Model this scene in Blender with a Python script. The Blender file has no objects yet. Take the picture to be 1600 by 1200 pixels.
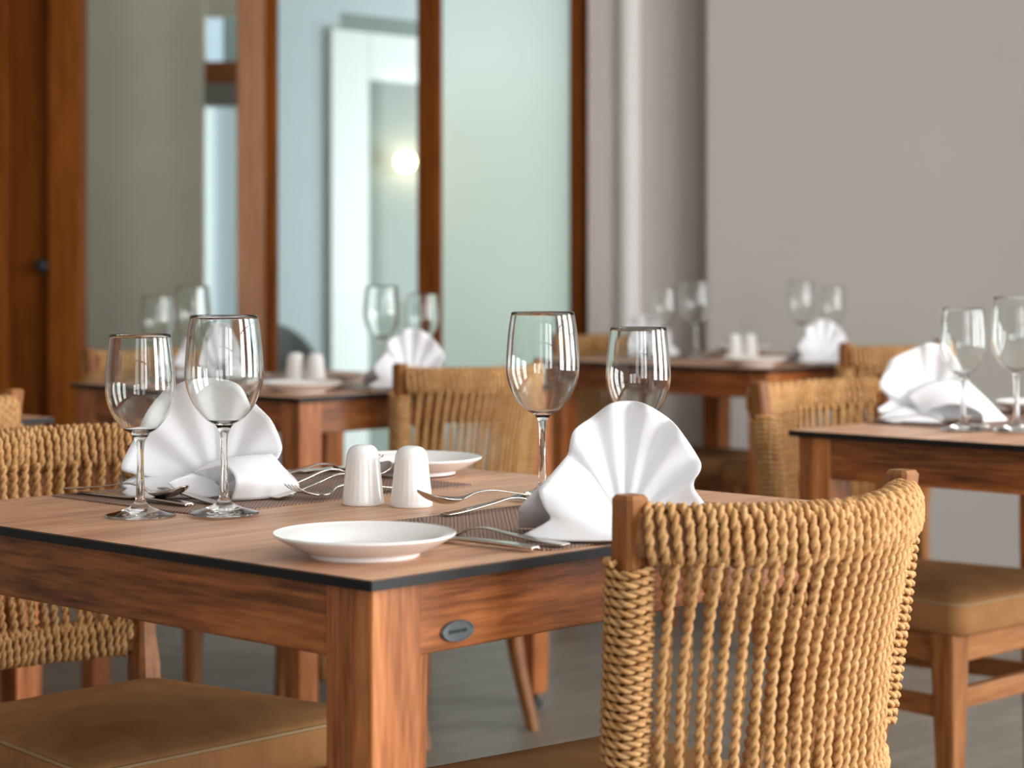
import bpy, bmesh, math, random
from mathutils import Vector, Matrix, Quaternion
R = math.radians
PI = math.pi
C = bpy.context.scene.collection
SC = bpy.context.scene

# ------------------------------------------------------------------ camera
H = 1.0355
cd = bpy.data.cameras.new('camera'); cam = bpy.data.objects.new('camera', cd); C.objects.link(cam)
cam.location = (0, 0, H); cam.rotation_euler = (R(90), 0, 0)
cd.sensor_width = 36; cd.lens = 36*3403/1600; cd.shift_y = -195/1600
cd.clip_start = .05; cd.clip_end = 200
cd.dof.use_dof = True; cd.dof.focus_distance = 2.42; cd.dof.aperture_fstop = 5.2
SC.camera = cam

# ------------------------------------------------------------------ world, window light, exposure
w = bpy.data.worlds.new('sky'); SC.world = w; w.use_nodes = True
bg = w.node_tree.nodes['Background']; bg.inputs[0].default_value = (.62, .74, .86, 1); bg.inputs[1].default_value = 1.0

def area(name, loc, rot, sx, sy, power, col):
    l = bpy.data.lights.new(name, 'AREA'); l.shape = 'RECTANGLE'; l.size = sx; l.size_y = sy
    l.energy = power; l.color = col
    o = bpy.data.objects.new(name, l); C.objects.link(o); o.location = loc; o.rotation_euler = rot
    return o
DAY = (1.0, .99, .97)
RX = 3.6; BY = -3.2; LX = -4.2; CZ = 2.9
for y, pw in ((.6, 125), (2.4, 105), (4.2, 64)):                                   # daylight through the three windows of the side wall
    area('window_daylight', (RX+.12, y, 1.55), (0, R(90), 0), 2.2, 1.2, pw, DAY)
for x, pw in ((-.6, 14), (1.3, 36), (2.7, 56)):                                       # and through the windows behind the viewer
    area('window_daylight', (x, BY-.12, 1.55), (R(90), 0, 0), 1.1, 2.2, pw, DAY)
area('corridor_fill', (1.75, 9.6, 1.05), (0, R(90), 0), 1.7, 2.6, 94, (.93, .98, 1.0))  # added fill lamp at the unseen corridor side, no window stands there
area('corridor_fill', (-.45, 13.4, 1.5), (R(-90), 0, 0), 2.4, 2.4, 45, (.95, 1.0, 1.0))  # second added fill lamp behind the rear room, out of view
SC.view_settings.view_transform = 'Standard'; SC.view_settings.look = 'None'
SC.view_settings.gamma = 1; SC.view_settings.use_curve_mapping = False
SC.view_settings.exposure = 0.25

# ------------------------------------------------------------------ materials
def srgb(r, g, b):
    f = lambda c: (c/255/12.92) if c/255 <= .04045 else ((c/255+.055)/1.055)**2.4
    return (f(r), f(g), f(b), 1)
class NT:
    def __init__(s, name):
        s.m = bpy.data.materials.new(name); s.m.use_nodes = True; s.t = s.m.node_tree
        s.p = s.t.nodes['Principled BSDF']; s.out = s.t.nodes['Material Output']
    def n(s, k, **kw):
        nd = s.t.nodes.new(k)
        for a, v in kw.items(): setattr(nd, a, v)
        return nd
    def l(s, a, b): s.t.links.new(a, b)
    def coord(s, scale, which='Object', rot=(0, 0, 0)):
        tc = s.n('ShaderNodeTexCoord'); mp = s.n('ShaderNodeMapping')
        mp.inputs['Scale'].default_value = scale; mp.inputs['Rotation'].default_value = rot
        s.l(tc.outputs[which], mp.inputs[0]); return mp.outputs[0]
    def noise(s, vec, scale, detail=4, rough=.55, dist=0):
        x = s.n('ShaderNodeTexNoise'); x.inputs['Scale'].default_value = scale
        x.inputs['Detail'].default_value = detail; x.inputs['Roughness'].default_value = rough
        x.inputs['Distortion'].default_value = dist; s.l(vec, x.inputs['Vector']); return x.outputs['Fac']
    def ramp(s, fac, stops):
        r = s.n('ShaderNodeValToRGB'); e = r.color_ramp.elements
        while len(e) < len(stops): e.new(.5)
        for i, (p, c) in enumerate(stops): e[i].position = p; e[i].color = c
        s.l(fac, r.inputs[0]); return r.outputs[0]
    def bump(s, fac, strength, dist=.001):
        b = s.n('ShaderNodeBump'); b.inputs['Strength'].default_value = strength; b.inputs['Distance'].default_value = dist
        s.l(fac, b.inputs['Height']); s.l(b.outputs[0], s.p.inputs['Normal'])
    def mix(s, fac, a, b, mode='MIX'):
        x = s.n('ShaderNodeMix'); x.data_type = 'RGBA'; x.blend_type = mode
        if isinstance(fac, float): x.inputs[0].default_value = fac
        else: s.l(fac, x.inputs[0])
        for v, i in ((a, 6), (b, 7)):
            if isinstance(v, tuple): x.inputs[i].default_value = v
            else: s.l(v, x.inputs[i])
        return x.outputs[2]
    def base(s, c, rough=.5, spec=.5, metal=0.):
        if isinstance(c, tuple): s.p.inputs['Base Color'].default_value = c
        else: s.l(c, s.p.inputs['Base Color'])
        s.p.inputs['Roughness'].default_value = rough; s.p.inputs['Specular IOR Level'].default_value = spec
        s.p.inputs['Metallic'].default_value = metal
        return s
def wood(name, axis, dark, mid, light, rough=.42, scale=1., spec=.4):
    t = NT(name)
    st = [1, 1, 1]; st[axis] = .07
    v = t.coord(tuple(st))
    info = t.n('ShaderNodeObjectInfo'); add = t.n('ShaderNodeVectorMath', operation='ADD')
    sc = t.n('ShaderNodeVectorMath', operation='SCALE'); cmb = t.n('ShaderNodeCombineXYZ')
    for i in range(3): t.l(info.outputs['Random'], cmb.inputs[i])
    t.l(cmb.outputs[0], sc.inputs[0]); sc.inputs['Scale'].default_value = 7.
    t.l(v, add.inputs[0]); t.l(sc.outputs[0], add.inputs[1]); v = add.outputs[0]
    f1 = t.noise(v, 26*scale, 5, .6, .8); f2 = t.noise(v, 190*scale, 3, .6); f3 = t.noise(v, 7*scale, 2, .5, .6)
    c = t.ramp(f1, [(.3, dark), (.52, mid), (.72, light)])
    c = t.mix(.35, c, t.ramp(f2, [(.35, dark), (.65, light)]))
    c = t.mix(.4, c, t.ramp(f3, [(.35, dark), (.6, light)]), 'SOFT_LIGHT')
    t.base(c, rough, spec); t.bump(f2, .12, .0006); return t.m
def plain(name, col, rough=.5, spec=.5, metal=0., nscale=0, amount=.08, bump=0):
    t = NT(name)
    if nscale:
        f = t.noise(t.coord((1, 1, 1)), nscale, 4)
        d = tuple(x*(1-amount) for x in col[:3])+(1,); l = tuple(min(1, x*(1+amount)) for x in col[:3])+(1,)
        t.base(t.ramp(f, [(.3, d), (.7, l)]), rough, spec, metal)
        if bump: t.bump(f, bump)
    else: t.base(col, rough, spec, metal)
    return t.m
M = {}
D1, D2, D3 = srgb(98, 56, 24), srgb(172, 110, 60), srgb(220, 156, 104)
for i, a in enumerate('xyz'):
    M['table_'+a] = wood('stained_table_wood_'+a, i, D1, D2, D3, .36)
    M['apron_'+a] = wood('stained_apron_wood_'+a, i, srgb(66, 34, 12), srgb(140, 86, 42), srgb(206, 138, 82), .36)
    M['chair_'+a] = wood('chair_wood_'+a, i, srgb(104, 66, 30), srgb(158, 108, 60), srgb(188, 138, 88), .5)
    M['post_'+a] = wood('post_wood_'+a, i, srgb(98, 54, 12), srgb(142, 84, 26), srgb(168, 106, 42), .7, .35, .12)
M['post_pale'] = wood('post_wood_pale', 2, srgb(150, 112, 84), srgb(184, 142, 112), srgb(200, 160, 132), .6, .35, .2)
M['post_dark'] = wood('post_wood_dark', 2, srgb(92, 50, 8), srgb(122, 68, 14), srgb(142, 86, 26), .7, .35, .1)
M['top'] = wood('laminate_top', 0, srgb(160, 118, 92), srgb(204, 162, 132), srgb(230, 192, 162), .42, .75)
M['edge'] = plain('black_laminate_edge', srgb(9, 10, 11), .5, .4)
M['black'] = plain('black_plastic', srgb(14, 14, 14), .5)
M['porcelain'] = plain('white_porcelain', srgb(247, 247, 246), .16, .5)
M['badge'] = plain('badge_metal', srgb(120, 128, 132), .35, .5, .9)
M['badge_mark'] = plain('badge_engraving', srgb(58, 62, 66), .5, .4, .6)
M['steel'] = plain('cutlery_steel', srgb(205, 198, 190), .17, .5, 1.)
M['piping'] = plain('seat_piping', srgb(168, 140, 104), .8, .2)
def m_rope():
    t = NT('twisted_rope')
    v = t.coord((1, 1, 1)); f = t.noise(v, 900, 3, .7); g = t.noise(v, 60, 2)
    c = t.ramp(f, [(.25, srgb(140, 92, 46)), (.5, srgb(206, 156, 98)), (.75, srgb(244, 212, 168))])
    c = t.mix(.35, c, t.ramp(g, [(.35, srgb(178, 124, 68)), (.65, srgb(228, 184, 132))]))
    t.base(c, .72, .25); t.bump(f, .5, .0006); return t.m
M['rope'] = m_rope()
def m_cushion():
    t = NT('suede_cushion'); v = t.coord((1, 1, 1)); f = t.noise(v, 14, 4, .6, .4); g = t.noise(v, 500, 2)
    c = t.ramp(f, [(.3, srgb(152, 108, 68)), (.7, srgb(172, 126, 84))])
    t.base(c, .95, .05); t.bump(g, .2, .0005); return t.m
M['cushion'] = m_cushion()
def m_napkin():
    t = NT('white_linen'); v = t.coord((1, 1, 1)); f = t.noise(v, 700, 2); g = t.noise(v, 9, 3)
    t.base(t.ramp(g, [(.3, srgb(238, 239, 243)), (.7, srgb(248, 249, 252))]), .85, .2)
    t.p.inputs['Sheen Weight'].default_value = .1
    t.bump(f, .15, .0004); return t.m
M['napkin'] = m_napkin()
def m_mat():
    t = NT('woven_placemat')
    v = t.coord((1, 1, 1))
    b = t.n('ShaderNodeTexChecker'); b.inputs['Scale'].default_value = 330
    t.l(v, b.inputs['Vector']); b.inputs['Color1'].default_value = srgb(170, 138, 120); b.inputs['Color2'].default_value = srgb(96, 74, 64)
    wv = t.n('ShaderNodeTexWave'); wv.inputs['Scale'].default_value = 95; t.l(t.coord((1, 1, 1), rot=(0, 0, R(45))), wv.inputs['Vector'])
    c = t.mix(.3, b.outputs[0], t.ramp(wv.outputs['Fac'], [(.3, srgb(110, 84, 74)), (.7, srgb(172, 142, 124))]))
    t.base(c, .6, .3); t.bump(b.outputs['Fac'], .5, .0008); return t.m
M['mat'] = m_mat()
def m_glass(name, col=(1, 1, 1, 1), rough=0.):
    t = NT(name); t.base(col, rough, .5); t.p.inputs['Transmission Weight'].default_value = 1; t.p.inputs['IOR'].default_value = 1.47
    return t.m
M['glass'] = m_glass('drinking_glass', srgb(252, 255, 254))
M['frosted'] = m_glass('frosted_mint_glass', srgb(244, 250, 246), .42)
def m_pane():
    t = NT('clear_pane'); tr = t.n('ShaderNodeBsdfTransparent'); gl = t.n('ShaderNodeBsdfGlossy'); fr = t.n('ShaderNodeFresnel')
    tr.inputs[0].default_value = (.95, .98, .975, 1); gl.inputs['Roughness'].default_value = .02; fr.inputs[0].default_value = 1.45
    mx = t.n('ShaderNodeMixShader'); t.l(fr.outputs[0], mx.inputs[0]); t.l(tr.outputs[0], mx.inputs[1]); t.l(gl.outputs[0], mx.inputs[2])
    t.l(mx.outputs[0], t.out.inputs[0]); return t.m
M['pane'] = m_pane()
def wallmat(name, col, amt=.02): return plain(name, col, .85, .25, 0, 3, amt)
M['wall'] = wallmat('warm_grey_plaster', srgb(186, 181, 176))
M['wall_light'] = wallmat('pale_plaster', srgb(196, 188, 182))
M['wall_white'] = wallmat('white_plaster', srgb(238, 238, 236))
M['wall_cool'] = wallmat('cool_grey_plaster', srgb(172, 181, 182))
M['wall_green'] = wallmat('green_grey_plaster', srgb(186, 196, 186))
M['taupe'] = wallmat('taupe_panel', srgb(214, 208, 190), .05)
M['casing'] = plain('white_casing', srgb(212, 214, 210), .5)
M['grey_paint'] = plain('grey_transom_paint', srgb(120, 116, 106), .6)
M['pale_panel'] = plain('pale_green_panel', srgb(214, 224, 216), .6)
M['grey_shell'] = plain('grey_chair_shell', srgb(130, 136, 138), .5)
def m_tile():
    t = NT('floor_tile'); v = t.coord((.12, 1, 1), 'Object'); f = t.noise(v, 22, 4, .6, .5)
    t.base(t.ramp(f, [(.3, srgb(118, 112, 102)), (.7, srgb(146, 140, 130))]), .42, .35); return t.m
M['tile'] = m_tile()
M['grout'] = plain('floor_grout', srgb(92, 88, 82), .8, .2)
def m_emit(name, col, s):
    t = NT(name); t.p.inputs['Emission Color'].default_value = col; t.p.inputs['Emission Strength'].default_value = s; t.base(col, .4); return t.m
M['bulb'] = m_emit('lit_globe', (1, .78, .5, 1), 9)

# ------------------------------------------------------------------ helpers
def tag(o, label=None, cat=None, group=None, kind=None):
    if label: o['label'] = label
    if cat: o['category'] = cat
    if group: o['group'] = group
    if kind: o['kind'] = kind
    return o
def empty(name, loc=(0, 0, 0), rz=0.):
    o = bpy.data.objects.new(name, None); C.objects.link(o); o.location = loc; o.rotation_euler = (0, 0, rz)
    o.empty_display_size = .05; return o
def link(name, me, parent=None):
    o = bpy.data.objects.new(name, me); C.objects.link(o); o.parent = parent; return o
def mesh(name, verts, faces, mat, smooth=False):
    me = bpy.data.meshes.new(name); me.from_pydata([tuple(v) for v in verts], [], faces)
    for m in (mat if isinstance(mat, (list, tuple)) else [mat]): me.materials.append(m)
    if smooth: me.polygons.foreach_set('use_smooth', [True]*len(me.polygons))
    me.update(); return me
def bm_mesh(name, bm, mat, smooth=False, parent=None):
    me = bpy.data.meshes.new(name); bm.to_mesh(me); bm.free()
    for m in (mat if isinstance(mat, (list, tuple)) else [mat]): me.materials.append(m)
    if smooth: me.polygons.foreach_set('use_smooth', [True]*len(me.polygons))
    return link(name, me, parent)
def box(name, x0, x1, y0, y1, z0, z1, mat, parent=None, bev=0., seg=2):
    bm = bmesh.new(); bmesh.ops.create_cube(bm, size=1)
    for v in bm.verts:
        v.co = Vector(((x0+x1)/2+v.co.x*(x1-x0), (y0+y1)/2+v.co.y*(y1-y0), (z0+z1)/2+v.co.z*(z1-z0)))
    if bev: bmesh.ops.bevel(bm, geom=bm.edges[:], offset=bev, segments=seg, profile=.5, affect='EDGES')
    return bm_mesh(name, bm, mat, False, parent)
def struct(name, *a, **k):
    o = box(name, *a, **k)
    if o.parent is None: o['kind'] = 'structure'
    return o
def loft(name, rings, mat, parent=None, smooth=False, cap=True, closed=True):
    n = len(rings[0]); vs = [p for r in rings for p in r]; fs = []
    for i in range(len(rings)-1):
        for j in range(n if closed else n-1):
            k = (j+1) % n; fs.append((i*n+j, i*n+k, (i+1)*n+k, (i+1)*n+j))
    if cap: fs.append(tuple(range(n))[::-1]); fs.append(tuple((len(rings)-1)*n+j for j in range(n)))
    return link(name, mesh(name, vs, fs, mat, smooth), parent)
def lathe_mesh(name, prof, n, mat, ribs=None):
    vs, fs, idx = [], [], []
    for r, z in prof:
        if r < 1e-6: idx.append([len(vs)]); vs.append((0, 0, z))
        else:
            idx.append(list(range(len(vs), len(vs)+n)))
            for j in range(n):
                a = 2*PI*j/n; rr = r
                vs.append((rr*math.cos(a), rr*math.sin(a), z))
    for A, B in zip(idx[:-1], idx[1:]):
        for j in range(n):
            k = (j+1) % n
            if len(A) == 1 and len(B) == 1: continue
            if len(A) == 1: fs.append((A[0], B[k], B[j]))
            elif len(B) == 1: fs.append((A[j], A[k], B[0]))
            else: fs.append((A[j], A[k], B[k], B[j]))
    me = mesh(name, vs, fs, mat, True)
    return me
def catmull(P, t):
    n = len(P)-1; t = max(0, min(n-1e-9, t*n)); i = int(t); f = t-i
    p1, p2 = P[i], P[i+1]; p0 = P[i-1] if i else p1*2-p2; p3 = P[i+2] if i+2 <= n else p2*2-p1
    return (p1*2+(p2-p0)*f+(p0*2-p1*5+p2*4-p3)*f*f+(p1*3-p0-p2*3+p3)*f**3)*.5
def copy_tree(o, parent=None):
    c = o.copy(); C.objects.link(c); c.parent = parent
    for ch in o.children: copy_tree(ch, c)
    return c

# ------------------------------------------------------------------ the room
def clip_poly(P, x0, x1, y0, y1):
    for ax, lim, sg in ((0, x0, 1), (0, x1, -1), (1, y0, 1), (1, y1, -1)):
        out = []
        for i in range(len(P)):
            a, b = P[i-1], P[i]; da, db = sg*(a[ax]-lim), sg*(b[ax]-lim)
            if (da >= 0) != (db >= 0):
                f = da/(da-db); out.append((a[0]+(b[0]-a[0])*f, a[1]+(b[1]-a[1])*f))
            if db >= 0: out.append(b)
        P = out
        if not P: return P
    return P
TH = R(46.75); U = Vector((math.cos(TH), math.sin(TH), 0)); V = Vector((-math.sin(TH), math.cos(TH), 0))
WY = 7.4
floor = struct('floor', LX-.2, RX+.25, BY-.25, 13.6, -.12, -.004, M['grout'])
rnd = random.Random(5)
TW, TD = 1.2, .3
for j in range(-26, 40):
    for i in range(-8, 12):
        a0 = i*TW+(j % 3)*.4; b0 = j*TD
        g = .0015
        P = [(a0+g, b0+g), (a0+TW-g, b0+g), (a0+TW-g, b0+TD-g), (a0+g, b0+TD-g)]
        P = [tuple((U*a+V*b)[:2]) for a, b in P]
        P = clip_poly(P, -2.3, 2.5, 1.0, WY-.02)
        if len(P) < 3: continue
        cx = sum(p[0] for p in P)/len(P); cy = sum(p[1] for p in P)/len(P); dz = rnd.uniform(-.0004, 0)
        q = [(U.x*(x-cx)+U.y*(y-cy), V.x*(x-cx)+V.y*(y-cy)) for x, y in P]; n = len(q)
        me = mesh('tile', [(x, y, dz) for x, y in q]+[(x, y, -.008) for x, y in q],
                  [tuple(range(n))]+[(k, k+n, (k+1) % n+n, (k+1) % n) for k in range(n)], M['tile'])
        o = link('tile', me, floor); o.location = (cx, cy, 0); o.rotation_euler = (0, 0, TH)
struct('ceiling', LX-.1, RX+.1, BY-.1, 13.5, CZ, CZ+.1, M['wall_white'])
struct('wall_left', LX-.12, LX, BY-.1, 7.6, 0, CZ, M['wall_light'])
# side wall with three window openings (out of the frame; daylight enters through them)
def window_wall(axis, c0, c1, s0, s1, opens, name, n0):
    def bx(nm, a, b, z0, z1, m, par=None, d0=c0, d1=c1):
        if axis == 'x': return struct(nm, d0, d1, a, b, z0, z1, m, par)
        return struct(nm, a, b, d0, d1, z0, z1, m, par)
    wl = empty(name); wl['kind'] = 'structure'
    bx('sill_wall', s0, s1, 0, .42, M['wall'], wl); bx('head_wall', s0, s1, 2.68, CZ, M['wall'], wl)
    e = s0
    for a, b in opens+[(s1, s1)]:
        if a > e: bx('pier', e, a, .42, 2.68, M['wall'], wl)
        e = b
    for k, (a, b) in enumerate(opens):
        fr = empty('window_%d' % (n0+k)); fr['kind'] = 'structure'
        dd = (c0+.03, c0+.08) if axis == 'x' else (c1-.08, c1-.03)
        for p, q, z0, z1 in ((a, a+.06, .42, 2.68), (b-.06, b, .42, 2.68), (a, b, .42, .48), (a, b, 2.62, 2.68), ((a+b)/2-.025, (a+b)/2+.025, .48, 2.62), (a+.06, b-.06, 1.75, 1.79)):
            bx('window_frame', p, q, z0, z1, M['post_z'], fr, *dd)
window_wall('x', RX, RX+.1, BY, 7.3, [(0, 1.2), (1.8, 3.0), (3.6, 4.8)], 'wall_right', 2)
window_wall('y', BY-.1, BY, LX, RX, [(-1.15, -.05), (.75, 1.85), (2.15, 3.25)], 'wall_behind', 5)
# far grey wall, recess and added half-round strip, whitened for the pilaster's bright edge
struct('wall_back', .646, RX+.1, 7.2, 7.36, 0, CZ, M['wall'])
struct('wall_recess', .257, .70, 7.365, 7.6, 0, CZ, M['wall_light'])
vs = []; n = 20
for z in (0, CZ):
    for k in range(n+1):
        a = PI+PI*k/n; vs.append((.393+.040*math.cos(a), 7.365+.045*math.sin(a), z))
tag(link('bright_edge_trim_1', mesh('bright_edge_trim', vs, [(k, k+1, k+n+2, k+n+1) for k in range(n)], M['wall_white'], True)), kind='structure')
struct('wall_corridor', .25, .40, 7.6, 8.2, 0, CZ, M['wall_cool'])
# timber and glass partition
gp = empty('door_1'); gp['kind'] = 'structure'
def post(nm, x0, x1, y0, y1, m, z1=2.5, z0=0): return box(nm, x0, x1, y0, y1, z0, z1, m, gp, .004, 1)
post('post', .197, .256, WY, WY+.09, M['post_dark'])
post('post', -.322, -.267, WY, WY+.09, M['post_dark'])
post('stile_or_post_side', -.268, -.239, WY+.02, WY+.07, M['post_z'])  # added strip for the post's side face, lighter side tone put into its wood
post('post', -.935, -.844, WY, WY+.12, M['post_pale'])
post('stile_or_post_side', -.846, -.802, WY+.04, WY+.09, M['post_z'])  # added strip as this post's side face, darker side tone put into its wood
post('post', -1.566, -1.457, WY-.05, WY+.08, M['post_z'])
post('head_rail', -2.6, .256, WY+.005, WY+.075, M['post_x'], 2.62, 2.5)
post('bottom_rail', -.239, .197, WY+.02, WY+.07, M['post_x'], .1)
post('bottom_rail', -.802, -.322, WY+.02, WY+.07, M['post_x'], .1)
post('bottom_rail', -1.457, -.935, WY+.02, WY+.07, M['post_x'], .1)
tag(box('frosted_pane', -.239, .197, WY+.04, WY+.046, .1, 2.5, M['frosted'], gp), 'mint frosted glass pane')
box('glass_pane', -.802, -.322, WY+.04, WY+.046, .1, 2.5, M['pane'], gp)
box('glass_pane', -1.457, -.935, WY+.04, WY+.046, .1, 2.5, M['pane'], gp)
# timber door leaf at the far end
dl = empty('door_2'); dl['kind'] = 'structure'
box('stile_or_post_side', -1.70, -1.566, WY, WY+.045, 0, 2.5, M['post_dark'], dl, .003, 1)
box('door_panel', -2.6, -1.70, WY+.01, WY+.04, 0, 2.5, M['post_z'], dl)
kn = link('door_knob', lathe_mesh('door_knob', [(0, 0), (.008, 0), (.008, .02), (.02, .028), (.024, .042), (.018, .054), (0, .058)], 20, M['badge']), dl)
kn.data.materials[0] = M['badge_mark']; kn.location = (-1.588, WY, H-.022); kn.rotation_euler = (R(90), 0, 0)
struct('wall_partition', LX, -2.6, WY, WY+.1, 0, CZ, M['wall_light'])
struct('wall_transom', -2.6, .30, WY, WY+.1, 2.62, CZ, M['wall_light'])
# corridor behind
struct('wall_taupe', -3.4, -1.218, 8.6, 8.7, 0, CZ, M['taupe'])
wn = empty('window_1'); wn['kind'] = 'structure'
box('window_head', -1.218, -1.06, 8.62, 8.68, 1.996, CZ, M['taupe'], wn)
box('window_pane', -1.218, -1.06, 8.65, 8.655, 1.819, 1.996, M['pane'], wn)
box('window_rail', -1.218, -1.06, 8.62, 8.68, 1.73, 1.819, M['post_x'], wn)
box('transom', -1.218, -1.06, 8.61, 8.69, 1.642, 1.73, M['grey_paint'], wn)
tag(box('frosted_pane', -1.218, -1.06, 8.64, 8.655, 0, 1.642, M['frosted'], wn), 'pale frosted lower pane')
def ubox(name, p, a0, a1, d0, d1, z0, z1, m, parent=None, **k):
    o = box(name, a0, a1, d0, d1, z0, z1, m, parent, **k); o.location = p; o.rotation_euler = (0, 0, R(47.5))
    if parent is None: o['kind'] = 'structure'
    return o
P0 = (-.81, 9.5, 0)
ubox('wall_rear', P0, -.5, .08, .0, .1, 0, CZ, M['wall_cool'])
ubox('wall_lintel', P0, .08, 1.5, .0, .1, 2.12, CZ, M['wall_cool'])
dr = empty('door_3', P0); dr.rotation_euler = (0, 0, R(47.5)); dr['kind'] = 'structure'
box('door_casing', 0, .225, -.035, .02, 0, 2.04, M['casing'], dr, .003, 1)
box('door_casing', .225, 1.4, -.035, .02, 1.83, 2.04, M['casing'], dr, .003, 1)
struct('wall_rear_room', -1.2, 1.6, 11.15, 11.25, 0, CZ, M['wall_green'])
# globe wall lamp
wl = tag(empty('wall_lamp', (-.54, 11.15, 1.53)), 'lit warm globe wall lamp seen through the clear glass door', 'lamp')
b = link('wall_plate', lathe_mesh('wall_plate', [(0, 0), (.045, 0), (.045, .012), (.012, .018), (.010, .05), (0, .05)], 24, M['badge']), wl); b.rotation_euler = (R(90), 0, 0)
g = link('globe', lathe_mesh('globe', [(.05*math.sin(PI*k/14), -.05*math.cos(PI*k/14)) for k in range(15)], 28, M['bulb']), wl); g.location = (0, -.095, 0)
# grey tub chair in the corridor
sc_ = tag(empty('lounge_chair', (-.90, 8.55, 0), R(20)), 'grey rounded tub chair seen through the clear glass door', 'chair')
vs, fs = [], []
NN = 24
for k in range(NN+1):
    a = PI*k/NN
    top = .58+.20*math.sin(a)**.8
    for rr, zz in ((.20, .38), (.20, top), (.165, top), (.165, .38)):
        vs.append((rr*math.cos(a), .12+rr*math.sin(a), zz))
for k in range(NN):
    for q in range(4): fs.append((k*4+q, k*4+(q+1) % 4, (k+1)*4+(q+1) % 4, (k+1)*4+q))
fs += [(0, 1, 2, 3), tuple(NN*4+q for q in (3, 2, 1, 0))]
link('backrest', mesh('backrest', vs, fs, M['grey_shell'], True), sc_)
box('seat', -.19, .19, -.12, .27, .36, .45, M['grey_shell'], sc_, .02)
for sx in (-1, 1):
    for sy in (-.09, .24): box('leg', sx*.15-.014, sx*.15+.014, sy-.014, sy+.014, 0, .365, M['black'], sc_)

# ------------------------------------------------------------------ tables
def make_table(badge=False):
    t = empty('dining_table')
    bm = bmesh.new(); bmesh.ops.create_cube(bm, size=1)
    for v in bm.verts: v.co = Vector((v.co.x*.8, v.co.y*.8, .745+v.co.z*.010))
    bmesh.ops.bevel(bm, geom=bm.edges[:], offset=.0009, segments=2, affect='EDGES')
    for f in bm.faces: f.material_index = 0 if f.normal.z > .5 else 1
    bm_mesh('tabletop', bm, [M['top'], M['edge']], False, t)
    o, L = .388, .062
    for sx in (-1, 1):
        for sy in (-1, 1):
            x0, x1 = sorted((sx*o, sx*(o-L))); y0, y1 = sorted((sy*o, sy*(o-L)))
            x2, y2 = sx*(o-L*.5), sy*(o-L*.5); h = .024
            r1 = [(x0, y0, .74), (x1, y0, .74), (x1, y1, .74), (x0, y1, .74)]
            r2 = [(x, y, .52) for x, y, z in r1]
            r3 = [(x2-h, y2-h, .03), (x2+h, y2-h, .03), (x2+h, y2+h, .03), (x2-h, y2+h, .03)]
            lg = loft('leg', [r3, r2, r1], M['table_z'], t)
            mo = lg.modifiers.new('bevel', 'BEVEL'); mo.width = .0025; mo.segments = 2; mo.limit_method = 'ANGLE'
            ft = link('foot_glide', lathe_mesh('foot_glide', [(0, 0), (.019, 0), (.021, .006), (.012, .012), (.010, .031), (0, .031)], 16, M['black']), lg)
            ft.location = (x2, y2, 0)
    i = o-L
    for s in (-1, 1):
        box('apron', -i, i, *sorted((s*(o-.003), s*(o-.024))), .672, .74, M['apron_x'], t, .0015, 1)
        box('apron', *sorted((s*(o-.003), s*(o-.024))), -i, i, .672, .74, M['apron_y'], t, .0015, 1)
    if badge:
        bm = bmesh.new(); prof = [(.0, .0025), (.84, .0025), (.88, .0034), (.95, .0034), (1, .002), (1, 0)]
        rg = []
        for r, d in prof[1:]:
            rg.append([bm.verts.new((.0215*r*math.cos(2*PI*k/40), -d, .0102*r*math.sin(2*PI*k/40))) for k in range(40)])
        for A, B in zip(rg[:-1], rg[1:]):
            for k in range(40): bm.faces.new((A[k], A[(k+1) % 40], B[(k+1) % 40], B[k]))
        bm.faces.new(rg[0][::-1])
        bg_ = bm_mesh('badge', bm, M['badge'], False, t); bg_.location = (-.2775, -.385, .689)
        bg_['label'] = 'oval grey metal badge'
        bm = bmesh.new(); x = -.0125
        for k, (wd, hh) in enumerate(((.0022, .0042), (.002, .003), (.0026, .0034), (.0018, .003), (.0024, .0034), (.002, .0028), (.0026, .004), (.0018, .003))):
            bmesh.ops.create_cube(bm, size=1, matrix=Matrix.Translation((x+wd/2, -.0027, 0)) @ Matrix.Diagonal((wd, .0005, hh, 1))); x += wd+.0009
        bm_mesh('engraving', bm, M['badge_mark'], False, bg_)
    return t
def T(ctr, a, b, z=.75):
    v = Vector((ctr[0], ctr[1], 0))+U*(a-.4)+V*(b-.4); v.z = z; return v
TABS = {'main': (-.1422, 2.498), 'mid': (-.455, 5.042), 'right': (1.027, 3.656), 'far': (.647, 6.215), 'left': (-1.391, 3.915)}
TLAB = {'main': 'square brown table with oval metal badge on its apron',
        'mid': 'square brown table standing before the frosted glass partition',
        'right': 'brown table beside the low-backed chair whose padded seat shows under it',
        'far': 'brown table farthest back along the plain grey wall',
        'left': 'table of which only one dark edge shows beside the timber door'}
WH = {'main': 'on the badge table', 'mid': 'on the table before the frosted glass', 'right': 'on the table with the padded seat under it', 'far': 'on the table by the grey wall'}
base_t = None
for k, c in TABS.items():
    if k == 'main': t = make_table(True)
    elif base_t is None: t = base_t = make_table(False)
    else: t = copy_tree(base_t)
    t.location = (c[0], c[1], 0); t.rotation_euler = (0, 0, TH)
    tag(t, TLAB[k], 'table', 'square dining tables')

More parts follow.
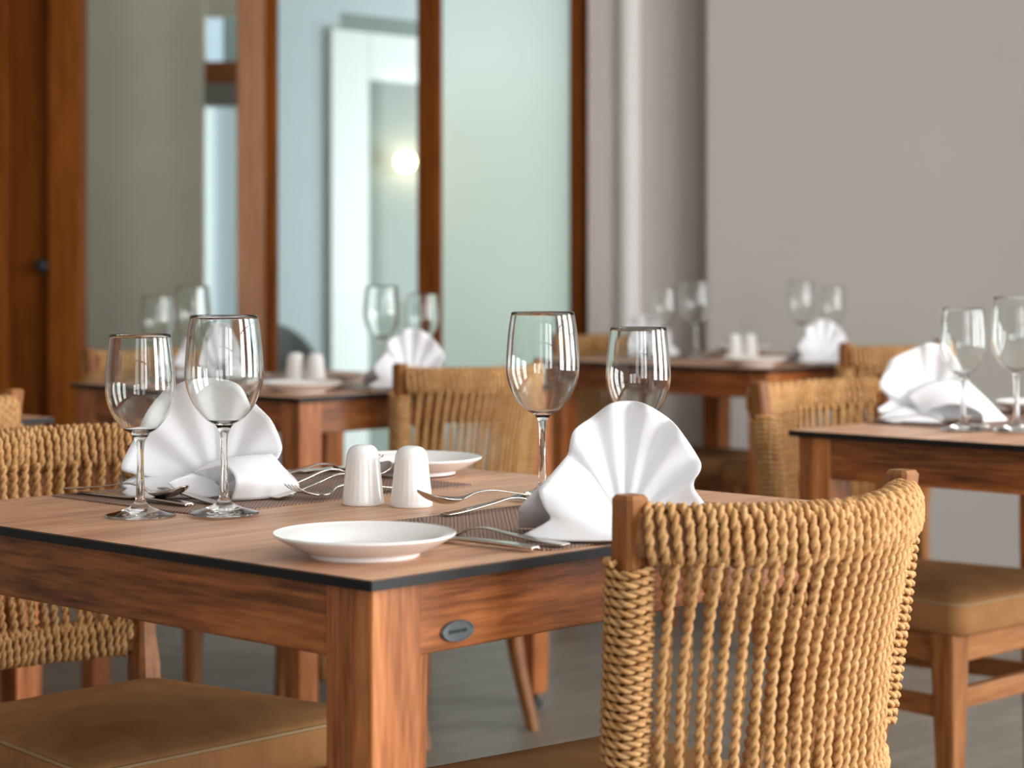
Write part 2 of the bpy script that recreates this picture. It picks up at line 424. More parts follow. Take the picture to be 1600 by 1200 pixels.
# ------------------------------------------------------------------ rope chairs
def rope_mesh(name, pts, r=.0035, off=.0019, lay=.028, plies=2, ns=6):
    vs, fs = [], []; n = len(pts)
    tan = [(pts[min(i+1, n-1)]-pts[max(i-1, 0)]).normalized() for i in range(n)]
    nrm = [tan[0].orthogonal().normalized()]
    for i in range(1, n):
        v = nrm[-1]-tan[i]*nrm[-1].dot(tan[i]); nrm.append(v.normalized())
    s = [0.]
    for i in range(1, n): s.append(s[-1]+(pts[i]-pts[i-1]).length)
    for p in range(plies):
        b0 = len(vs)
        for i in range(n):
            N = nrm[i]; B = tan[i].cross(N); a = 2*PI*(s[i]/lay+p/plies)
            c = pts[i]+(N*math.cos(a)+B*math.sin(a))*off
            for q in range(ns):
                g = 2*PI*q/ns+a; vs.append(c+(N*math.cos(g)+B*math.sin(g))*r)
        for i in range(n-1):
            for q in range(ns):
                k = (q+1) % ns; fs.append((b0+i*ns+q, b0+i*ns+k, b0+(i+1)*ns+k, b0+(i+1)*ns+q))
        fs.append(tuple(b0+q for q in range(ns))[::-1]); fs.append(tuple(b0+(n-1)*ns+q for q in range(ns)))
    return mesh(name, vs, fs, M['rope'], True)
POSTP = [Vector((.1915, 0, .812)), Vector((.181, .014, .66)), Vector((.168, .036, .46)), Vector((.163, .045, .36)), Vector((.152, .026, .18)), Vector((.152, -.035, 0))]
def post_at(z):
    lo, hi = 0., 1.
    for _ in range(30):
        m = (lo+hi)/2
        if catmull(POSTP, m).z > z: lo = m
        else: hi = m
    return catmull(POSTP, lo)
def make_chair():
    t = empty('dining_chair')
    for s in (-1, 1):
        rings = []
        for k in range(25):
            f = k/24; p = catmull(POSTP, f); z = p.z
            hx = .0135 if z > .5 else .0175-.007*(max(0, .36-z)/.36); hy = .0145 if z > .5 else .020-.007*(max(0, .36-z)/.36)
            rings.append([(s*(p.x+dx*hx), p.y+dy*hy, z) for dx, dy in ((-1, -.7), (-.7, -1), (.7, -1), (1, -.7), (1, .7), (.7, 1), (-.7, 1), (-1, .7))])
        if s > 0: rings = [r[::-1] for r in rings]
        # rounded top end
        c = Vector((s*POSTP[0].x, 0, .812)); top = [tuple(c+(Vector(q)-c)*.8+Vector((0, 0, .004))) for q in rings[0]]
        lg = loft('rear_leg', [top]+rings, M['chair_z'], t)
        # front leg
        x, y = .188, .405; r = []
        for z, h, dx in ((.02, .015, .014), (.2, .019, .006), (.412, .025, 0)):
            r.append([(s*(x+dx)+ax*h, y+dx+ay*h, z) for ax, ay in ((-1, -1), (1, -1), (1, 1), (-1, 1))])
        r.insert(0, [(p[0], p[1], .0) for p in r[0]])
        lg = loft('front_leg', r, M['chair_z'], t); mo = lg.modifiers.new('bevel', 'BEVEL'); mo.width = .005; mo.segments = 2; mo.limit_method = 'ANGLE'
        # side rail and side stretcher, following the seat's taper
        p = post_at(.38)
        def bar(nm, pa, pb, w, h, m):
            a = Vector(pa); b = Vector(pb); d = (b-a).normalized(); sd = Vector((-d.y, d.x, 0)).normalized()*w/2; up = Vector((0, 0, h/2))
            o = loft(nm, [[tuple(q+sd*i+up*j) for i, j in ((-1, -1), (1, -1), (1, 1), (-1, 1))] for q in (a, b)], m, t)
            mo = o.modifiers.new('bevel', 'BEVEL'); mo.width = .003; mo.segments = 2; return o
        bar('side_rail', (s*p.x, p.y, .386), (s*.188, .39, .386), .022, .052, M['chair_y'])
        q = post_at(.285); bar('stretcher', (s*q.x, q.y, .285), (s*.192, .40, .285), .020, .034, M['chair_y'])
        if s > 0:
            bar('front_rail', (-.17, .405, .386), (.17, .405, .386), .024, .052, M['chair_x'])
            bar('back_rail', (-.155, p.y, .386), (.155, p.y, .386), .022, .052, M['chair_x'])
            bar('stretcher', (-.18, .408, .30), (.18, .408, .30), .020, .034, M['chair_x'])
            bar('stretcher', (-.155, q.y+.005, .33), (.155, q.y+.005, .33), .020, .034, M['chair_x'])
    # cushion: boxy, crowned, with piping round its upper edge
    def rr(sc, z, n=8):
        yb, yf, wb, wf, rad = .055, .447, .172, .217, .03
        cs = [(wb-rad, yb+rad, -90, 0), (wf-rad, yf-rad, 0, 90), (-wf+rad, yf-rad, 90, 180), (-wb+rad, yb+rad, 180, 270)]
        out = []
        for cx, cy, a0, a1 in cs:
            for k in range(n+1):
                a = R(a0+(a1-a0)*k/n); x = cx+rad*math.cos(a); y = cy+rad*math.sin(a)
                out.append((x*sc, .25+(y-.25)*sc, z))
        # straight-run subdivisions are not needed: edges stay straight
        return out
    rings = [rr(.97, .410), rr(1.0, .416), rr(1.008, .436), rr(1.0, .458), rr(.985, .4655), rr(.93, .470), rr(.8, .4755), rr(.6, .480), rr(.35, .4825), rr(.1, .483)]
    loft('cushion', rings, M['cushion'], t, True)
    pp = [Vector(p) for p in rr(.998, .4625)]; pp.append(pp[0])
    vs, fs = [], []; n = len(pp)-1
    for i in range(n):
        d = (pp[i+1]-pp[i-1 if i else n-1]).normalized(); sd = Vector((-d.y, d.x, 0))
        for q in range(6):
            a = 2*PI*q/6; vs.append(pp[i]+(sd*math.cos(a)+Vector((0, 0, 1))*math.sin(a))*.0026)
    for i in range(n):
        for q in range(6): fs.append((i*6+q, i*6+(q+1) % 6, ((i+1) % n)*6+(q+1) % 6, ((i+1) % n)*6+q))
    link('piping', mesh('piping', vs, fs, M['piping'], True), t)
    # rails, bowed backwards
    def rail_pt(s, z0, bow, dip=.004):
        e = post_at(z0); k = 1-(2*s-1)**2
        return Vector(((2*s-1)*e.x, e.y-bow*(k**.85)-.0, z0-dip*k))
    def wrap(name, z0, bow, ay, az, pitch, s0, s1, seed):
        rg = random.Random(seed)
        # arc length table
        N = 200; P = [rail_pt(k/N, z0, bow) for k in range(N+1)]; L = [0]
        for k in range(N): L.append(L[-1]+(P[k+1]-P[k]).length)
        tot = L[-1]
        def at(d):
            d = max(0, min(tot, d)); k = 0; lo, hi = 0, N
            while hi-lo > 1:
                m = (lo+hi)//2
                if L[m] > d: hi = m
                else: lo = m
            f = (d-L[lo])/(L[hi]-L[lo]); return P[lo].lerp(P[hi], f), (P[hi]-P[lo]).normalized()
        turns = int((tot*(s1-s0))/pitch); per = 42; pts = []
        for k in range(turns*per+1):
            th = k/per; d = tot*s0+pitch*th
            c, tg = at(d); nr = Vector((0, 0, 1)).cross(tg).normalized()
            a = 2*PI*th; j = 1+.02*math.sin(th*12.9+seed)
            e = lambda v, p=.75: math.copysign(abs(v)**p, v)
            pts.append(c+nr*e(math.cos(a))*ay*j+Vector((0, 0, 1))*e(math.sin(a))*az*j+tg*.0015*math.sin(th*7.3+seed))
        link(name, rope_mesh(name, pts), t)
    ZT, ZB, BT, BB = .780, .518, .085, .072
    wrap('top_rail_rope', ZT, BT, 0.0185, .026, .0108, .035, .965, 1)
    wrap('lower_rail_rope', ZB, BB, .0165, .0225, .0108, .04, .96, 2)
    for nm, z0, bow, hy, hz in (('top_rail', ZT, BT, .013, .0205), ('lower_rail', ZB, BB, .011, .017)):
        rings = []
        for k in range(25):
            s = k/24; c = rail_pt(s, z0, bow); c2 = rail_pt(min(1, s+.01), z0, bow); c1 = rail_pt(max(0, s-.01), z0, bow)
            tg = (c2-c1).normalized(); nr = Vector((0, 0, 1)).cross(tg).normalized()
            rings.append([tuple(c+nr*i*hy+Vector((0, 0, 1))*j*hz) for i, j in ((-1, -1), (1, -1), (1, 1), (-1, 1))])
        loft(nm, rings, M['chair_x'], t)
    # rope coiled round each post
    for s in (-1, 1):
        pts = []; z0, z1, pitch = .752, .552, .0090
        nt = int((z0-z1)/pitch); per = 34
        for k in range(nt*per+1):
            th = k/per; z = z0-pitch*th; p = post_at(z); a = 2*PI*th
            e = lambda v: math.copysign(abs(v)**.8, v)
            wz = .0016*math.sin(2*a)
            pts.append(Vector((s*(p.x+e(math.cos(a))*.0195), p.y+e(math.sin(a))*.0205, z+wz)))
        link('post_rope', rope_mesh('post_rope', pts, .0029, .0018, .024), t)
    # strands: an outer and an inner layer between the rails
    rg = random.Random(3); NS = 20
    for layer, oy in ((0, -.0165), (1, .0165)):
        for k in range(NS):
            s = .06+.88*(k+(.5 if layer else 0))/NS
            s2 = s+(.012 if layer else -.012)+rg.uniform(-.009, .009)
            a = rail_pt(s, ZT-.018, BT); b = rail_pt(s2, ZB+.014, BB)
            a.y += oy*1.05; b.y += oy; pts = []
            for q in range(61):
                f = q/60; p = a.lerp(b, f); p.y -= oy*.55*math.sin(PI*f); p.x += .0015*math.sin(PI*f)*rg.choice((-1, 1))*0
                pts.append(p)
            link('rope_strand', rope_mesh('rope_strand', pts, .0032, .0021, .026), t)
    return t
CH = [((.2587, 2.151), 39.1, 'rope-backed chair overlapping the badge table, seen from behind at close range'),
      ((-.645, 2.885), 226.75, 'rope-backed chair facing us across the badge table beyond the two wine glasses'),
      ((-.091, 4.718), 41, 'rope-backed chair seen from behind at the table before the frosted glass'),
      ((-.91, 5.50), 226.75, 'rope-backed chair behind the table before the frosted glass, mostly hidden by glasses'),
      ((.581, 4.06), 224.5, 'rope-backed chair with brown padded seat at the table it faces, bare post end showing'),
      ((1.026, 5.848), 39, 'rope-backed chair at the table by the grey wall, next to a folded napkin'),
      ((.286, 6.566), 226, 'blurred rope-backed chair between the last timber post and the grey-wall table'),
      ((-.992, 3.567), 39, 'rope-backed chair of which only one post end shows beside the timber door')]
proto = None
for (x, y), rz, lab in CH:
    c = make_chair() if proto is None else copy_tree(proto)
    if proto is None: proto = c
    c.location = (x, y, 0); c.rotation_euler = (0, 0, R(rz)); tag(c, lab, 'chair', 'rope-backed dining chairs')

# ------------------------------------------------------------------ tableware
def smooth_prof(P, n):
    P = [Vector((a, 0, b)) for a, b in P]; out = []
    for k in range(n+1):
        p = catmull(P, k/n); out.append((max(0, p.x), p.z))
    return out
def glass_mesh(name, hgt, rb, rr_, rf, zb):
    # foot and stem outside, then bowl outside, over the rim, bowl inside
    foot = [(0, 0), (rf*.6, .0003), (rf-.001, .0004), (rf, .0016), (rf-.001, .0028), (rf*.72, .0050), (rf*.42, .0090), (.0085, .0135), (.0052, .020)]
    stem = [(.0045, .035), (.0038, .055), (.0040, zb-.018), (.0055, zb-.006), (.0100, zb+.001)]
    h = hgt-zb
    bowl = [(rb*f, zb+h*g) for f, g in ((.26, .018), (.46, .058), (.64, .12), (.81, .21), (.93, .315), (.985, .40), (1, .48), (.985, .6), (.95, .75), (.905, .89))]+[(rr_, hgt-.0006)]
    outer = smooth_prof(foot, 24)[:-1]+smooth_prof([foot[-1]]+stem+bowl, 56)
    inner = [(max(0, r-.0012), z) for r, z in outer if z > zb+.006][::-1]
    inner[0] = (rr_-.0013, hgt-.0006)
    prof = outer+[(rr_-.0006, hgt)]+inner+[(inner[-1][0]*.6, zb+.0052), (0, zb+.0048)]
    return lathe_mesh(name, prof, 64, M['glass'])
G_T = glass_mesh('tall_wine_glass', .221, .0437, .0372, .0385, .098)
G_S = glass_mesh('small_wine_glass', .202, .0388, .0338, .0385, .090)
PL = lathe_mesh('side_plate', smooth_prof([(0, .0058), (.03, .0058), (.05, .0064), (.058, .009), (.072, .0165), (.0865, .0215), (.0875, .0225), (.0872, .0198), (.074, .012), (.062, .0062), (.0545, .0045), (.053, .0), (.050, 0), (.049, .003), (.02, .0035), (0, .0035)], 70), 96, M['porcelain'])
def shaker_mesh():
    n = 96; prof = [(0, 0), (.021, 0), (.0238, .0005), (.0245, .003), (.0238, .010), (.0225, .022), (.021, .036), (.0199, .048), (.0192, .055), (.0175, .062), (.0135, .0672), (.007, .0695), (0, .070)]
    vs, fs, idx = [], [], []
    for i, (r, z) in enumerate(smooth_prof(prof, 40)):
        if r < 1e-5: idx.append([len(vs)]); vs.append((0, 0, z)); continue
        idx.append(list(range(len(vs), len(vs)+n))); am = .00022 if .006 < z < .052 else 0
        for j in range(n):
            a = 2*PI*j/n; rr = r-am*(j % 4 == 0); vs.append((rr*math.cos(a), rr*math.sin(a), z))
    for A, B in zip(idx[:-1], idx[1:]):
        for j in range(n):
            k = (j+1) % n
            if len(A) == 1: fs.append((A[0], B[k], B[j]))
            elif len(B) == 1: fs.append((A[j], A[k], B[0]))
            else: fs.append((A[j], A[k], B[k], B[j]))
    return mesh('shaker', vs, fs, M['porcelain'], True)
SH = shaker_mesh()
# cutlery, lying along local +x: handle end at x=0, working end at x=L
def strip(name, st, th, L, hole=None):
    """stations (x, half width, z, cup) swept into a closed strip with th thickness"""
    P = [Vector(s[:3]) for s in st]; Q = [Vector((s[3], 0, 0)) for s in st]; N = 48; W = 8; vs, fs = [], []
    for k in range(N+1):
        p = catmull(P, k/N); cup = catmull(Q, k/N).x; row = []
        for w_ in range(W+1):
            v = -1+2*w_/W; row.append((p.x, p.y*v, p.z-cup*(1-v*v)))
        for x, y, z in row: vs.append((x, y, z+th/2))
        for x, y, z in row[::-1]: vs.append((x, y*.97, z-th/2))
    n = 2*(W+1)
    for k in range(N):
        for j in range(n): fs.append((k*n+j, k*n+(j+1) % n, (k+1)*n+(j+1) % n, (k+1)*n+j))
    fs.append(tuple(range(n))[::-1]); fs.append(tuple(N*n+j for j in range(n)))
    return vs, fs
HANDLE = [(0, .0055, .0022, 0), (.004, .0085, .0022, 0), (.03, .0080, .0040, 0), (.07, .0050, .0085, 0), (.10, .0034, .0125, 0), (.122, .0030, .0105, 0)]
def spoon_mesh():
    v, f = strip('spoon', HANDLE+[(.136, .0045, .0055, .0005), (.148, .0135, .0045, .004), (.165, .0195, .0060, .0065), (.182, .0170, .0095, .005), (.192, .0085, .013, .002), (.195, .0015, .0145, 0)], .0016, .195)
    return mesh('spoon', v, f, M['steel'], True)
def fork_mesh():
    v, f = strip('fork', HANDLE+[(.132, .0060, .0060, .0), (.142, .0115, .0035, .0012), (.152, .0118, .0030, .0015)], .0016, .195)
    v = list(v); f = list(f)
    for t_ in range(4):
        y = -.0096+.0064*t_; b = len(v)
        S = [(.150, .0021, .0028), (.162, .0016, .0036), (.176, .0014, .0070), (.188, .0011, .0125), (.194, .0005, .0165)]
        for x, h, z in S:
            for dy, dz in ((-1, -1), (1, -1), (1, 1), (-1, 1)): v.append((x, y+dy*h, z+dz*.0008))
        for k in range(len(S)-1):
            for j in range(4): f.append((b+k*4+j, b+k*4+(j+1) % 4, b+(k+1)*4+(j+1) % 4, b+(k+1)*4+j))
        f.append((b+3, b+2, b+1, b)); e = b+(len(S)-1)*4; f.append((e, e+1, e+2, e+3))
    return mesh('fork', v, f, M['steel'], True)
def knife_mesh():
    v, f = strip('knife', [(0, .004, .003, 0), (.004, .0075, .003, 0), (.04, .0078, .004, 0), (.085, .0055, .004, 0), (.10, .0045, .0035, 0), (.112, .0080, .0028, 0), (.16, .0088, .0022, 0), (.195, .0075, .002, 0), (.212, .0035, .002, 0), (.216, .0006, .002, 0)], .0028, .216)
    return mesh('knife', v, f, M['steel'], True)
CUT = {'spoon': spoon_mesh(), 'fork': fork_mesh(), 'knife': knife_mesh()}
def placemat_mesh():
    bm = bmesh.new(); bmesh.ops.create_cube(bm, size=1)
    for v in bm.verts: v.co = Vector((v.co.x*.44, v.co.y*.285, .0009+v.co.z*.0016))
    bmesh.ops.bevel(bm, geom=[e for e in bm.edges if abs((e.verts[0].co-e.verts[1].co).z) > .001], offset=.006, segments=3, affect='EDGES')
    me = bpy.data.meshes.new('placemat'); bm.to_mesh(me); bm.free(); me.materials.append(M['mat']); return me
MT = placemat_mesh()

# folded napkins: polar fan of pleats plus draped tails, one cloth mesh each
def napkin_mesh(name, outline, pivot, sheets, amp=1., n=150, m=14):
    outline = [(x, y*(amp if 1 < i < len(outline)-4 else 1), z) for i, (x, y, z) in enumerate(outline)]
    vs, fs = [], []
    O = [Vector(p) for p in outline]; piv = Vector(pivot)
    for layer in (0,):
        b = len(vs)
        for i in range(n+1):
            o = catmull(O, i/n); d = o-piv
            for j in range(m+1):
                f = .04+.96*j/m; p = piv+d*f
                p.y = piv.y+(o.y-piv.y)*f**1.3+.018*math.sin(PI*f)*(1-abs(2*i/n-1))
                p.z = max(.0012, p.z); vs.append(p)
        for i in range(n):
            for j in range(m): fs.append((b+i*(m+1)+j, b+(i+1)*(m+1)+j, b+(i+1)*(m+1)+j+1, b+i*(m+1)+j+1))
    for S in sheets:
        rows = [[Vector(p) for p in r] for r in S]; b = len(vs); A = 18; B = 24
        for i in range(A+1):
            col = [catmull([r[c] for r in rows], i/A) for c in range(len(rows[0]))]
            for j in range(B+1):
                p = catmull(col, j/B); p.z = max(.0012, p.z); vs.append(p)
        for i in range(A):
            for j in range(B): fs.append((b+i*(B+1)+j, b+(i+1)*(B+1)+j, b+(i+1)*(B+1)+j+1, b+i*(B+1)+j+1))
    me = mesh(name, vs, fs, M['napkin'], True); return me
NA_OUT = [(0.0937, 0.03, 0.002), (0.0888, 0.035, 0.0225), (0.0724, 0.0, 0.0484), (0.0793, -0.012, 0.0675), (0.0762, 0.022, 0.0796), (0.0595, -0.012, 0.1038), (0.0463, 0.026, 0.1182), (0.0249, -0.006, 0.1318), (0.0082, 0.028, 0.1356), (-0.0135, -0.004, 0.1337), (-0.0323, 0.026, 0.1196), (-0.0526, -0.006, 0.1047), (-0.0586, 0.022, 0.0796), (-0.0713, -0.012, 0.0662), (-0.0912, -0.018, 0.0463), (-0.1083, -0.01, 0.0263), (-0.1081, 0.03, 0.002)]
NA_S = [[[(-0.0591, -0.0, 0.0796), (-0.0847, -0.028, 0.0527), (-0.0888, -0.038, 0.0459), (-0.0837, -0.05, 0.0322), (-0.0774, -0.058, 0.0221), (-0.084, -0.064, 0.0164), (-0.1046, -0.068, 0.006)], [(-0.0367, -0.005, 0.0635), (-0.0605, -0.03, 0.0463), (-0.0641, -0.045, 0.0382), (-0.0645, -0.06, 0.0269), (-0.0634, -0.068, 0.0182), (-0.0713, -0.074, 0.0112), (-0.0951, -0.08, 0.004)], [(-0.0203, -0.008, 0.0406), (-0.031, -0.03, 0.0299), (-0.035, -0.05, 0.0257), (-0.0376, -0.066, 0.0179), (-0.0359, -0.074, 0.0125), (-0.0394, -0.082, 0.0084), (-0.062, -0.09, 0.003)], [(-0.0005, -0.01, 0.0177), (-0.0048, -0.03, 0.0168), (-0.0069, -0.045, 0.0141), (-0.0076, -0.06, 0.0107), (-0.0081, -0.07, 0.0081), (-0.0074, -0.082, 0.0058), (-0.0129, -0.09, 0.003)], [(0.0565, 0.0, 0.0132), (0.0483, -0.02, 0.0123), (0.0472, -0.035, 0.0115), (0.0461, -0.05, 0.0095), (0.0454, -0.06, 0.0082), (0.0447, -0.07, 0.0068), (0.0443, -0.075, 0.002)]]]
NB_OUT = [(0.0944, -0.02, 0.003), (0.1007, -0.022, 0.0168), (0.0731, -0.0, 0.0414), (0.0743, 0.018, 0.0452), (0.0779, 0.028, 0.0591), (0.0667, -0.004, 0.0887), (0.046, 0.028, 0.1089), (0.0267, -0.004, 0.1333), (-0.0095, 0.024, 0.1402), (-0.0379, -0.004, 0.1371), (-0.067, 0.024, 0.1185), (-0.0856, -0.004, 0.0956), (-0.1008, 0.022, 0.0658), (-0.1126, -0.012, 0.0334), (-0.0975, 0.012, 0.0241), (-0.1096, -0.02, 0.0143), (-0.0836, -0.02, 0.003)]
NB_S = [[[(0.0274, -0.075, 0.002), (0.0339, -0.085, 0.0225), (0.0289, -0.075, 0.0335), (0.0128, -0.05, 0.0393), (-0.0241, -0.035, 0.0295)], [(0.0516, -0.065, 0.002), (0.056, -0.07, 0.0255), (0.0482, -0.055, 0.0368), (0.0284, -0.03, 0.0442), (-0.0045, -0.012, 0.0403)], [(0.0757, -0.045, 0.002), (0.0795, -0.045, 0.0207), (0.068, -0.03, 0.0343), (0.053, -0.012, 0.0441), (0.0323, 0.0, 0.0468)], [(0.0946, -0.022, 0.002), (0.0999, -0.022, 0.0152), (0.089, -0.012, 0.0257), (0.0759, -0.004, 0.0395), (0.0663, 0.006, 0.0486)]], [[(-0.0241, -0.035, 0.0295), (-0.0302, -0.045, 0.0275), (-0.04, -0.055, 0.0247), (-0.0487, -0.062, 0.0209)], [(-0.002, -0.03, 0.0214), (-0.0127, -0.035, 0.0196), (-0.0264, -0.045, 0.0169), (-0.0448, -0.058, 0.0167)], [(0.018, -0.02, 0.002), (0.0094, -0.03, 0.002), (-0.0044, -0.04, 0.002), (-0.0332, -0.05, 0.002)]], [[(-0.1078, -0.03, 0.006), (-0.087, -0.0, 0.0214), (-0.0447, 0.0, 0.0214), (0.0015, 0.0, 0.0183)], [(-0.0992, -0.04, 0.004), (-0.0781, -0.03, 0.008), (-0.0401, -0.03, 0.008), (-0.0034, -0.02, 0.008)], [(-0.087, -0.045, 0.002), (-0.068, -0.045, 0.002), (-0.034, -0.045, 0.002), (-0.0006, -0.04, 0.002)]]]
NC_OUT = [(0.1249, -0.02, 0.003), (0.1126, -0.01, 0.0161), (0.0979, 0.0, 0.0334), (0.0805, 0.008, 0.0509), (0.0597, 0.0, 0.0705), (0.0479, 0.014, 0.0935), (0.0315, 0.0, 0.1167), (0.014, 0.014, 0.1319), (-0.0124, 0.0, 0.1358), (-0.0289, 0.014, 0.1285), (-0.0732, 0.0, 0.1088), (-0.0846, 0.012, 0.0879), (-0.0957, 0.0, 0.0615), (-0.0764, 0.014, 0.037), (-0.0889, 0.0, 0.0278), (-0.1024, -0.02, 0.0202), (-0.0873, -0.01, 0.004)]
NC_S = [[[(0.0715, -0.07, 0.002), (0.0682, -0.07, 0.0181), (0.0449, -0.065, 0.0299), (0.0182, -0.055, 0.0326), (-0.011, -0.045, 0.0252), (-0.0291, -0.035, 0.0145)], [(0.098, -0.045, 0.002), (0.0914, -0.045, 0.0197), (0.069, -0.035, 0.0368), (0.0343, -0.025, 0.0473), (-0.0057, -0.018, 0.0424), (-0.036, -0.012, 0.0263)], [(0.1233, -0.022, 0.002), (0.1103, -0.02, 0.0146), (0.0905, -0.008, 0.0373), (0.0502, -0.002, 0.0661), (-0.0019, 0.002, 0.0659), (-0.0506, 0.0, 0.0413)]], [[(-0.1058, -0.04, 0.006), (-0.0693, -0.01, 0.0217), (-0.0338, 0.0, 0.021), (0.0113, 0.0, 0.0154)], [(-0.0939, -0.055, 0.003), (-0.0652, -0.05, 0.006), (-0.0319, -0.05, 0.006), (0.0089, -0.04, 0.006)], [(-0.0845, -0.065, 0.002), (-0.0578, -0.07, 0.002), (-0.0246, -0.07, 0.002), (0.0105, -0.06, 0.002)]]]
NAP = {'C': napkin_mesh('napkin', NC_OUT, (0, 0, .004), NC_S, .38), 'A': napkin_mesh('napkin', NA_OUT, (0, 0, .004), NA_S, .32), 'B': napkin_mesh('napkin', NB_OUT, (0, 0, .004), NB_S, .28)}
MT_H = .0019
def put(name, me, loc, rz, lab, cat, group=None, ry=0., rx=0.):
    o = link(name, me); o.location = loc; o.rotation_euler = (rx, ry, rz); tag(o, lab, cat, group); return o
def solid(o, th):
    m = o.modifiers.new('thickness', 'SOLIDIFY'); m.thickness = th; m.offset = 0
    return o
GG = 'wine glasses on the dining tables'; NG = 'fan-folded white napkins'; PG = 'white side plates'; SG = 'white ribbed shakers'
MG = 'woven brown placemats'; CG = {'spoon': 'dessert and table spoons', 'fork': 'forks on the tables', 'knife': 'knives on the tables'}
# --- placemats
for k in ('main', 'mid', 'right', 'far'):
    c = TABS[k]
    put('placemat', MT, T(c, .425, .643), TH, 'woven brown placemat nearer the facing chair '+WH[k], 'placemat', MG)
    if k != 'right': put('placemat', MT, T(c, .47, .158), TH, 'woven brown placemat on the seat-back side '+WH[k], 'placemat', MG)
# --- wine glasses (x, y on the ground plan)
for me, x, y, lab in ((G_T, -.3203, 2.423, 'tall clear wine glass standing before the fan napkin, beside a smaller one'),
                      (G_S, -.4125, 2.417, 'small clear wine glass nearest the rope rail of the facing chair'),
                      (G_T, .0364, 2.58, 'tall clear wine glass standing between plate and napkin, whole stem visible'),
                      (G_S, .151, 2.604, 'small clear wine glass whose stem is hidden by the napkin before it'),
                      (G_T, -.745, 5.08, 'blurred tall wine glass above the rim of the front tall glass'),
                      (G_S, -.815, 5.0, 'blurred small wine glass against the taupe panel'),
                      (G_T, -.304, 5.09, 'blurred tall wine glass in front of the white door casing'),
                      (G_S, -.212, 5.16, 'blurred small wine glass in front of the timber post over a napkin'),
                      (G_S, .748, 3.61, 'small wine glass in front of the napkin on the padded-seat table'),
                      (G_T, .833, 3.595, 'tall wine glass cut off by the frame edge beside a small one'),
                      (G_T, .525, 6.22, 'blurred tall wine glass before the plaster pilaster'),
                      (G_S, .435, 6.2, 'blurred small wine glass beside the pilaster, in front of a napkin'),
                      (G_T, .829, 6.25, 'blurred tall wine glass against the plain grey wall'),
                      (G_S, .935, 6.35, 'blurred small wine glass over the napkin by the grey wall')):
    mz = .75
    for k, c in TABS.items():
        d = Vector((x-c[0], y-c[1], 0)); a, b = d.dot(U)+.4, d.dot(V)+.4
        if k in ('main', 'mid', 'right', 'far') and -.05 < a < .85 and -.05 < b < .85:
            for ca, cb in ((.425, .643), (.47, .158)):
                if k == 'right' and cb < .2: continue
                if abs(a-ca) < .22+.036 and abs(b-cb) < .1425+.036: mz = .75+MT_H
    put('wine_glass', me, (x, y, mz+.0001), 0, lab, 'wine glass', GG)
# --- napkins
ZN = .75+MT_H
NPL = [('A', .1162, 2.26, 0, 1, 'white fan-folded napkin leaning beside the chair seen from behind, on the badge table'),
       ('B', -.3557, 2.62, 0, 1, 'white fan-folded napkin behind the pair of wine glasses on the badge table'),
       ('A', -.226, 4.85, 5, .95, 'blurred white napkin beside the chair back at the table before the frosted glass'),
       ('B', -.70, 5.22, 0, .97, 'blurred white napkin behind the front pair of glasses, on the table beyond'),
       ('C', .742, 3.83, 0, 1, 'white fan-folded napkin behind a small glass on the padded-seat table'),
       ('A', .858, 6.02, 4, .86, 'blurred white napkin before the grey wall next to a rope chair back'),
       ('B', .40, 6.38, 0, .86, 'blurred white napkin before the plaster pilaster')]
for key, x, y, rz, s, lab in NPL:
    o = put('napkin', NAP[key], (x, y, ZN), R(rz), lab, 'napkin', NG); o.scale = (s, s, s); solid(o, .0016)
# --- side plates
for k, x, y, lab in (('main', -.142, 2.10, 'white round side plate at the front corner of the badge table'),
                     ('main', -.128, 2.885, 'white round side plate behind the two white shakers'),
                     ('mid', -.452, 4.68, 'blurred white side plate before the two shakers on the table by the frosted glass'),
                     ('far', .650, 5.83, 'blurred white side plate beside the shakers on the grey-wall table'),
                     ('far', .70, 6.60, 'blurred white side plate behind the shakers on the grey-wall table'),
                     ('right', .985, 4.03, 'white side plate at the frame edge beyond the napkin on the padded-seat table')):
    z = .7501
    put('side_plate', PL, (x, y, z+(MT_H if lab.startswith('white round side plate behind') else 0)), 0, lab, 'plate', PG)
# --- shakers
for x, y, lab in ((-.1735, 2.535, 'white porcelain shaker, the one closer to the fan napkin behind the glasses'),
                  (-.1161, 2.515, 'white porcelain shaker overlapping the spoon bowl'),
                  (-.500, 5.03, 'blurred white shaker beside the white door casing, paired with another'),
                  (-.452, 5.01, 'blurred white shaker right over the plate on the table by the frosted glass'),
                  (.645, 6.33, 'blurred white shaker of the pair on the grey-wall table, closer to the pilaster'),
                  (.692, 6.34, 'blurred white shaker of the pair on the grey-wall table, closer to the napkin')):
    put('salt_shaker', SH, (x, y, .7502), 0, lab, 'shaker', SG)
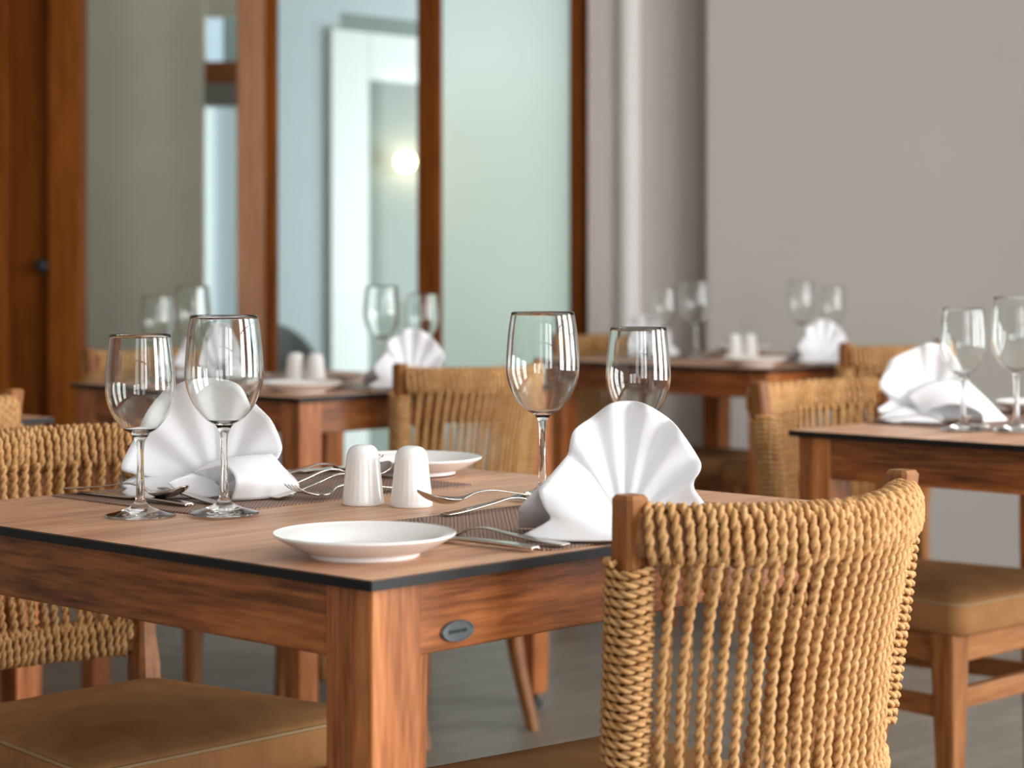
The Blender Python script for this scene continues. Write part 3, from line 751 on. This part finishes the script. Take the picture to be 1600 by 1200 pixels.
# --- cutlery: kind, table, a, b of the handle end, heading (deg from U), lift, nose-up tilt, label
A90 = R(90)
def cut(kind, k, a, b, hd, lift, tilt, lab, roll=0.):
    p = T(TABS[k], a, b, .75+MT_H+lift)
    put(kind, CUT[kind], p, TH+R(hd), lab, kind, CG[kind], ry=-R(tilt), rx=R(roll))
cut('knife', 'main', .243, .565, 90, 0, 0, 'knife lying beside the small wine glass, handle end towards us')
cut('fork', 'main', .277, .552, 88, 0, 0, 'fork lying between the knife and the fan napkin by the two glasses')
cut('spoon', 'main', .232, .785, -82, .0045, 0.5, 'spoon laid over the knife handle, bowl behind the small wine glass stem')
cut('fork', 'main', .548, .512, 178, 0, 1, 'fork with raised tines touching the corner of the fan napkin')
cut('spoon', 'main', .352, .545, 2, .001, 5, 'spoon whose bowl shows between the two white shakers')
cut('fork', 'main', .368, .586, 0, .001, 6, 'fork whose raised tines show between the two white shakers')
cut('knife', 'main', .482, .770, -2, 0, 0, 'knife lying behind the shakers at the far table edge')
cut('fork', 'main', .500, .742, 1, 0, 0, 'fork lying next to the knife behind the shakers')
cut('spoon', 'main', .560, .265, 162, .006, 1.5, 'spoon with raised bowl in front of a white shaker')
cut('fork', 'main', .373, .283, -3, .0005, 0, 'fork crossing under the spoon in front of the shaker')
cut('fork', 'main', .274, .012, 96, .001, -1, 'fork lying between the plate and the napkin, handle end towards us')
cut('knife', 'main', .237, .020, 93, 0, 0, 'knife lying closest to the front side plate')
for k in ('mid', 'far', 'right'):
    w_ = WH[k]
    cut('knife', k, .243, .565, 90, 0, 0, 'knife behind the glasses '+w_)
    if k == 'right':
        cut('spoon', k, .215, .785, -84, .004, .5, 'spoon crossing the knife '+w_)
        continue
    cut('fork', k, .545, .515, 174, 0, 1, 'fork between shakers and napkin '+w_)
    cut('spoon', k, .56, .265, 168, .003, 1, 'spoon beside the shakers '+w_)
    cut('fork', k, .272, .035, 92, 0, 0, 'fork next to the plate '+w_)
    cut('knife', k, .237, .025, 93, 0, 0, 'knife next to the plate '+w_)
